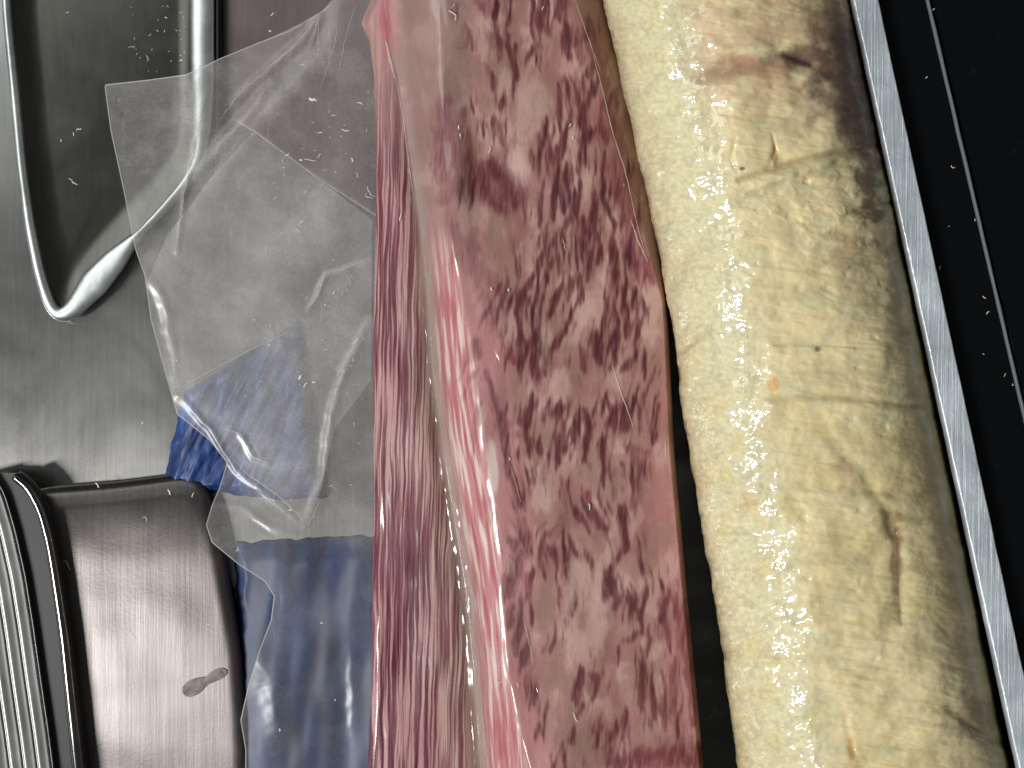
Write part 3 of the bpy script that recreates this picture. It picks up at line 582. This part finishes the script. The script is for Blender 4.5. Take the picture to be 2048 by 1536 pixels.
# ------------------------------------------------------------------ ribbed lid at the left edge
lid = thing('ribbed_lid', 'grey ribbed metal lid with a shiny black rim at the lower left edge', 'lid', 40, 1300)
def curve(pts, n=120): return smooth_path(pts, n, 6)
c0_ = curve([(32, 946), (70, 968), (98, 1010), (118, 1080), (133, 1180), (147, 1280), (158, 1400), (172, 1540), (185, 1700)])
c1_ = curve([(26, 950), (52, 985), (76, 1060), (94, 1150), (110, 1250), (122, 1350), (136, 1460), (152, 1600), (160, 1700)])
c2_ = curve([(-2, 945), (24, 985), (46, 1060), (66, 1150), (82, 1250), (96, 1350), (112, 1460), (130, 1600), (140, 1700)])
sweep('outer_rim', W((c0_[:, 0] * .62 + c1_[:, 0] * .38), (c0_[:, 1] * .62 + c1_[:, 1] * .38), 9.6), np.linspace(0.4, 1, 120) ** 0.4 * 0.0024, 0.0036, MAT['rim_dark'], lid, 20)
rows = []
K = 26
for k in range(K):
    f = k / (K - 1); q = c0_ * (1 - f) + (c2_ - [20, 0]) * f; rows.append(W(q[:, 0], q[:, 1], 7.9 + 0 * q[:, 0]))
grid_obj('gap_shade', np.stack(rows, 1), MAT['gap_shade'], lid, flip=True)  # black sheet standing in for the dark gap inside the rim
rows = []
offs = np.linspace(0, 150, 130)
for o in offs:
    zr = 9.8 + 0.05 * np.cos(o / 27.0 * 2 * np.pi) - 0.4 * math.exp(-(((o + 9) % 27 - 13) / 2.2) ** 2) + 0.9 * math.sqrt(max(0, min(1, o / 8))) + 0.02 * o
    rows.append(W(c2_[:, 0] - 14 - o, c2_[:, 1] + 0.25 * o, zr + 0 * c2_[:, 0]))
rows.insert(0, rows[0] * [1, 1, 0] + [0, 0, 0.0080])
grid_obj('ribbed_side', np.stack(rows, 1), MAT['lid'], lid, flip=True)

# ------------------------------------------------------------------ blue plastic pieces under the bag
def patch(name, quad, zf, mat, nx=90, ny=90, seed=0, wob=7):
    q = np.array(quad, float); u, v = np.meshgrid(np.linspace(0, 1, nx), np.linspace(0, 1, ny))
    X = (q[0, 0] * (1 - u) + q[1, 0] * u) * (1 - v) + (q[3, 0] * (1 - u) + q[2, 0] * u) * v; Y = (q[0, 1] * (1 - u) + q[1, 1] * u) * (1 - v) + (q[3, 1] * (1 - u) + q[2, 1] * u) * v
    X = X + wob * fbm(X / 60, Y / 60, seed, 3); Y = Y + wob * fbm(X / 60, Y / 60, seed + 5, 3)
    e = np.minimum(np.minimum(u, 1 - u), np.minimum(v, 1 - v)); Z = zf(X, Y, u, v) * np.clip(e * 14, 0.05, 1) ** 0.5
    o = grid_obj(name, W(X, Y, Z), mat, None); return o
o = patch('blue_pouch', [(368, 782), (598, 640), (648, 1000), (322, 985)], lambda X, Y, u, v: 4.5 + 1.3 * fbm((X + 0.5 * Y) / 30, Y / 160, 501, 3), MAT['blue'], seed=511)
o['label'] = 'crumpled bright blue plastic pouch under the upper bag flap, touching the tin corner'; o['category'] = 'pouch'
o = patch('blue_wrapper', [(470, 1085), (765, 1072), (765, 1640), (470, 1640)], lambda X, Y, u, v: 4.0 + 1.3 * fbm((X + 0.1 * Y) / 80, Y / 240, 521, 2), MAT['blue_dark'], seed=531)
o['label'] = 'large dark blue plastic wrapper lying under the film between the tin and the meat'; o['category'] = 'wrapper'

# ------------------------------------------------------------------ clear bag
bag = thing('plastic_bag', 'clear wrinkled plastic vacuum bag flap spread over the steel left of the meat', 'bag', 540, 600)
OA = [(735, -90, -90), (692, -40, -84), (640, 30, -70), (580, 62, -45), (520, 85, -20), (440, 118, 15), (372, 150, 60), (300, 160, 100), (210, 170, 175), (222, 260, 262), (248, 380, 380), (272, 500, 500), (290, 550, 550), (303, 640, 640), (330, 740, 740), (355, 828, 828), (420, 880, 880), (455, 925, 925), (440, 975, 975), (425, 1010, 1010),
      (413, 1050, 1050), (425, 1085, 1085), (480, 1130, 1130), (530, 1162, 1162), (549, 1192, 1192), (543, 1240, 1240), (520, 1300, 1300), (498, 1370, 1370), (482, 1440, 1440), (492, 1500, 1500), (490, 1650, 1650)]
CR = [  # creases: points, width px, height mm, milkiness
    ([(640, 32), (600, 85), (540, 135), (470, 200)], 9, 1.6, 0.10), ([(545, 165), (490, 235), (440, 290), (400, 350)], 12, 1.8, 0.14), ([(408, 190), (388, 280), (366, 390), (352, 500)], 7, 1.3, 0.16), ([(690, 0), (660, 90), (560, 200), (470, 300), (380, 430)], 26, 2.4, 0.10),
    ([(740, 520), (650, 550), (635, 590), (615, 620)], 6, 0.8, 0.12), ([(740, 640), (692, 730), (662, 830), (645, 960), (610, 1050)], 9, 1.2, 0.10), ([(355, 790), (420, 860), (480, 950), (560, 1010), (605, 1055)], 6, 1.0, 0.10), ([(480, 870), (505, 915), (540, 925)], 5, 0.6, 0.12),
    ([(290, 540), (330, 610), (345, 700), (355, 790)], 10, 0.9, 0.05), ([(380, 160), (390, 240), (385, 330)], 24, 2.2, 0.16), ([(430, 1010), (480, 1012), (540, 1055), (610, 1080)], 8, 0.9, 0.07), ([(560, 1200), (640, 1195), (742, 1200)], 34, 1.2, 0.06), ([(500, 1290), (545, 1370), (560, 1500)], 22, 1.6, 0.09), ([(620, 100), (640, 40)], 4, 0.8, 0.0),
    ([(740, 330), (620, 480), (480, 620)], 60, 1.8, 0.05), ([(700, 1300), (715, 1536)], 14, 1.0, 0.04)]
def film_z(X, Y):
    z = 8.5 + 2.0 * np.clip((X - 300) / 450, -0.3, 1) + 5.0 * sstep(930, 1080, Y) * (1 - sstep(560, 700, X)) + 0.7 * fbm(X / 170, Y / 150, 601, 1) + 0.02 * fbm(X / 34, Y / 30, 605, 2)
    hz = 0 * X
    for pts, wd, h, k in CR:
        dd, pr = seg_dist(X + 3 * fbm(X / 40, Y / 40, 607, 2), Y + 3 * fbm(X / 40, Y / 40, 609, 2), pts); g = np.exp(-(dd / wd) ** 2) * np.sin(np.pi * np.clip(0.12 + 0.78 * pr, 0, 1)); z = z + 0.6 * h * g; hz = hz + k * g
    return z, hz
def ruled(outline, right_x, nrow, ncol):
    O = smooth_path(outline, nrow, 1); u = np.linspace(0, 1, ncol)[None, :]
    X = O[:, 0][:, None] * (1 - u) + right_x(O[:, 2])[:, None] * u; Y = O[:, 1][:, None] * (1 - u) + O[:, 2][:, None] * u
    return X, Y, O
edge_x = lambda y: np.interp(y, yv, xl) + 5
X, Y, O = ruled(OA, edge_x, 700, 260)
Z, hz = film_z(X, Y)
haze = 0.115 + hz + 0.045 * sstep(0, 0.5, fbm(X / 120, Y / 100, 611, 4))
haze = haze * (1 - 0.5 * sstep(1060, 1130, Y))
haze = haze + 0.03 * np.exp(-(np.hypot(X - 300, Y - 240) / 120) ** 2)
grid_obj('front_film', W(X, Y, Z), MAT['film'], bag, {'haze': np.clip(haze, 0, 1)})
seamp = W(O[:, 0], O[:, 1], Z[:, 0])
sweep('edge_seam', seamp[60:-20], 0.0002, 0.0002, MAT['seam'], bag, 8)
OB = [(508, 262, 262), (430, 345, 345), (335, 470, 420), (295, 560, 500), (320, 640, 600), (342, 720, 700), (358, 790, 760), (420, 860, 830), (480, 950, 880), (560, 1010, 950), (606, 1056, 1058)]
X, Y, O = ruled(OB, lambda y: np.interp(y, [262, 440, 760, 860, 980, 1058], [512, 744, 742, 668, 642, 609]), 300, 160)
Z, hz = film_z(X, Y)
ub = np.linspace(0, 1, X.shape[1])[None, :]; vb = np.linspace(0, 1, X.shape[0])[:, None]
fade = sstep(0, 0.16, vb) * sstep(0, 0.12, 1 - ub) * (1 - (1 - sstep(0, 0.3, ub)) * (1 - sstep(0.35, 0.6, vb)))
grid_obj('back_film', W(X, Y, Z - 1.0), MAT['film'], bag, {'haze': np.clip(0.13 + 0.6 * hz + 0.04 * sstep(0, 0.5, fbm(X / 90, Y / 90, 617, 4)) * fade, 0, 1)})
# sharp whitened creases in the film; also draws painted glints
def crease_glint(pts, wpx, z_off=0.08, parent=bag, zf=None):
    q = smooth_path(pts, 40, 2); q[:, 0] += (2.0 if zf is None else 0.7) * fbm(q[:, 1] / 14, q[:, 0] / 14, 621, 3)
    zz = (zf(q) if zf else film_z(q[:, 0], q[:, 1])[0]) + z_off
    ww = wpx * SC * (0.25 + 0.75 * np.abs(np.sin(np.linspace(0, math.pi, 40))) ** 0.6) * (0.7 + 0.5 * gnoise(np.arange(40) / 3.0, np.zeros(40), int(q[0, 0]) % 90))
    return sweep('crease_glint', W(q[:, 0], q[:, 1], zz), 0.75 * np.abs(ww) + 1e-5, 0.00003, MAT['crease_glint'], parent, 6)
for pts, wpx in [([(408, 200), (392, 280), (368, 385), (355, 470), (350, 520)], 1.3), ([(512, 930), (500, 915), (484, 870), (440, 853)], 1.3), ([(500, 880), (512, 900), (522, 915), (545, 918)], 1.2), ([(355, 788), (380, 815)], 1.8), ([(650, 548), (640, 580), (628, 602), (612, 618)], 1.8), ([(742, 515), (700, 532), (655, 546)], 1.4),
                 ([(455, 905), (490, 945), (548, 985), (600, 1030), (610, 1058)], 1.3), ([(610, 1058), (625, 1035), (640, 1000)], 1.3), ([(690, 730), (664, 800), (655, 850)], 1.2), ([(549, 985), (547, 1005)], 1.6), ([(640, 32), (635, 40), (638, 110)], 1.2), ([(505, 150), (470, 200), (440, 240)], 1.1), ([(640, 32), (575, 105), (520, 145)], 1.1), ([(675, 10), (672, 80), (640, 180)], 0.9), ([(712, 10), (695, 60), (675, 150)], 0.9), ([(348, 790), (365, 772), (410, 748), (500, 700), (595, 655)], 1.2)]:
    crease_glint(pts, wpx)

# ------------------------------------------------------------------ loose film along the fold over the meat
NRf, NCf = 600, 60
yf = np.linspace(-100, 1640, NRf)
fof = np.interp(yf, yv, fo); rgf = np.interp(yf, yv, rg); xlf = np.interp(yf, yv, xl); xrf = np.interp(yf, yv, xr)
u = np.linspace(0, 1, NCf)[None, :]
XA = fof - 14 - 6 * fbm(yf / 90, yf * 0, 631, 3) + 0 * yf; XB = rgf + 48 + 8 * fbm(yf / 120, yf * 0, 633, 3)
X = XA[:, None] * (1 - u) + XB[:, None] * u; Y = yf[:, None] + 0 * X
zm = meat_top(X, Y, xlf[:, None], xrf[:, None], fof[:, None], rgf[:, None])
za = zm[:, :1]; zb = zm[:, -1:]
chord = za * (1 - u) + zb * u
Z = np.maximum(zm + 0.35, chord * 0.55 + zm * 0.45 + 0.3 + 0.35 * fbm(X / 18, Y / 160, 635, 2)) 
Z = Z + 1.1 * np.exp(-((X - (fof[:, None] + 2 + 6 * fbm(Y / 140, Y * 0, 637, 2))) / 7.0) ** 2)
Z = Z + 1.8 * sstep(900, 1150, Y) * np.exp(-((X - np.interp(Y, [900, 1000, 1200, 1350, 1460, 1536, 1640], [978, 987, 1003, 1022, 1042, 1066, 1096])) / 18.0) ** 2)
Z = Z + 0.00009 * np.clip(Y - 1230, 0, 420) ** 2 * 0.6 * np.exp(-((X - rgf[:, None] - 10) / 70.0) ** 2)
Z = Z + 0.6 * (1 - sstep(20, 90, Y)) * np.exp(-((X - 893 - 0.1 * Y) / 6.0) ** 2)
hz = 0.03 + 0.09 * np.exp(-((X - fof[:, None] - 4) / 15.0) ** 2)
e = np.minimum(u, 1 - u) * 8; hz = hz * np.clip(e, 0, 1)
grid_obj('fold_film', W(X, Y, Z), MAT['tight_film'], bag, {'haze': np.clip(hz, 0, 1)})
def zmeat(q): 
    a = [np.interp(q[:, 1], yv, k) for k in (xl, xr, fo, rg)]
    return meat_top(q[:, 0], q[:, 1], *a)
for pts, wpx in [([(1185, 105), (1205, 180), (1225, 265), (1250, 340), (1270, 430), (1290, 510)], 1.3), ([(1150, 0), (1178, 80), (1200, 140)], 1.0), ([(1224, 728), (1238, 775), (1255, 820), (1268, 858)], 2.0), ([(1330, 880), (1332, 920)], 1.2), ([(771, 78), (780, 118), (790, 156)], 5.0), ([(790, 150), (806, 230), (818, 330), (828, 400)], 1.6), ([(1262, 440), (1275, 480), (1296, 525)], 2.2), ([(1020, 930), (1035, 980), (1042, 1005)], 1.2), ([(1045, 1230), (1062, 1300), (1066, 1330)], 1.2)]:
    crease_glint(pts, wpx, 0.3, bag, zmeat)  # bright glints on the clinging film, painted as pale strips

# ------------------------------------------------------------------ lint and crumbs
rl = np.random.RandomState(3); vs = []; fs = []
def fleck(x, y, z, L, r, a, bend):
    base = sum(len(v) for v in vs); n = 5; t = np.linspace(-0.5, 0.5, n); th = a + 0.5 * bend * t + rl.normal(0, 0.35, n)
    qx = x + L * t * np.cos(th); qy = y + L * t * np.sin(th); P = W(qx, qy, np.full(n, z - 0.3)); rr = 0.5 * r * SC * (1 - 1.2 * t ** 2)
    nx = np.stack([np.sin(th), np.cos(th), 0 * th], -1)
    ring = np.concatenate([P + nx * rr[:, None], P + np.array([0, 0, 1.0]) * rr[:, None] * 0.5, P - nx * rr[:, None]], 0)
    vs.append(ring); i = np.arange(n - 1)
    for a_, b_ in ((0, n), (n, 2 * n)): fs.append(np.stack([base + a_ + i, base + a_ + i + 1, base + b_ + i + 1, base + b_ + i], -1))
film_spots = [(625, 200, 16, 5), (720, 205, 12, 2), (640, 265, 9, 2), (690, 262, 16, 2), (668, 230, 10, 1.5), (575, 310, 9, 2), (602, 320, 7, 2.5), (620, 320, 24, 1.2), (638, 312, 12, 1.5), (705, 320, 10, 2.5), (715, 350, 9, 1.5), (545, 28, 10, 1.6), (540, 62, 5, 3), (600, 445, 16, 1.3), (595, 460, 14, 1.3), (740, 385, 26, 1.4), (735, 395, 20, 1.2), (667, 585, 6, 2), (650, 610, 6, 2), (710, 685, 18, 1.5), (706, 720, 8, 1.5), (600, 755, 9, 4), (610, 770, 12, 2), (627, 765, 7, 3), (538, 690, 5, 2), (353, 721, 4, 2.5), (547, 1000, 18, 1.4), (580, 1020, 10, 2), (643, 1246, 6, 2), (560, 1460, 6, 2.5), (670, 1400, 5, 1.6), (476, 1100, 10, 1.5), (604, 130, 10, 1.2)]
for (x, y, L, r) in film_spots: fleck(x, y, float(film_z(np.array([x * 1.0]), np.array([y * 1.0]))[0][0]) + 0.4, L, r, rl.uniform(0, 6.28), rl.uniform(-2, 2))
for _ in range(70):
    x, y = rl.uniform(480, 740), rl.uniform(180, 1000)
    fleck(x, y, float(film_z(np.array([x]), np.array([y]))[0][0]) + 0.4, rl.uniform(3, 8), rl.uniform(0.5, 1.1), rl.uniform(0, 6.28), rl.uniform(-2, 2))
for (x, y, L, r) in [(145, 365, 22, 1.6), (157, 258, 12, 2.5), (147, 268, 8, 1.5), (122, 281, 5, 2), (265, 95, 18, 1), (135, 25, 5, 1.5), (332, 35, 5, 2), (295, 115, 10, 1), (362, 120, 8, 2), (300, 70, 8, 1)] + [(rl.uniform(260, 370), rl.uniform(10, 150), rl.uniform(2, 6), rl.uniform(.5, 1.2)) for _ in range(25)]: fleck(x, y, 1.5, L, r, rl.uniform(0, 6.28), rl.uniform(-2, 2))
for (x, y, L, r) in [(135, 1128, 26, 1.6), (195, 970, 12, 2.5), (339, 984, 12, 2.5), (385, 990, 10, 1.5), (417, 1248, 5, 2), (292, 1036, 14, 1.2), (285, 846, 6, 2), (266, 1270, 26, 1.0)]: fleck(x, y, 7.4, L, r, rl.uniform(0.8, 2.2), rl.uniform(-1.5, 1.5))
for (x, y, L, r) in [(917, 255, 9, 2.2), (920, 272, 10, 2.5), (980, 300, 14, 1.6), (982, 578, 7, 2.2), (1016, 580, 6, 2.5), (1019, 917, 7, 2.6), (905, 25, 34, 2.2), (1085, 16, 8, 1.5), (1140, 250, 8, 2), (1145, 275, 7, 1.6), (800, 435, 14, 2), (1150, 1435, 20, 1.5), (1180, 1013, 14, 2), (1000, 1365, 18, 1.5), (1035, 1370, 12, 1.5), (1130, 490, 24, 0.9)]:
    fleck(x, y, float(zmeat(np.array([[x * 1.0, y * 1.0]]))[0]) + 0.9, L, r, rl.uniform(1.0, 2.1), rl.uniform(-1, 1))
for (x, y, L, r) in [(1853, 155, 5, 2), (1905, 335, 10, 1.5), (1880, 535, 9, 1.2), (1968, 595, 8, 1.6), (1975, 625, 8, 1.6), (1865, 20, 10, 2), (1950, 440, 5, 1.4), (2010, 750, 8, 1), (2025, 770, 6, 1.4)] + [(1840 + 0.2325 * y_ + rl.uniform(-60, 8), y_, rl.uniform(2, 5), rl.uniform(.5, 1.3)) for y_ in rl.uniform(0, 800, 2)]: fleck(x, y, 46.4, L, r, rl.uniform(0, 6.28), rl.uniform(-2, 2))
me = mesh_from(np.concatenate(vs), np.concatenate(fs)); o = link('lint', me, None, MAT['lint']); o['kind'] = 'stuff'
o['label'] = 'pale lint and crumbs scattered over the film, steel and black panel'; o['category'] = 'lint'
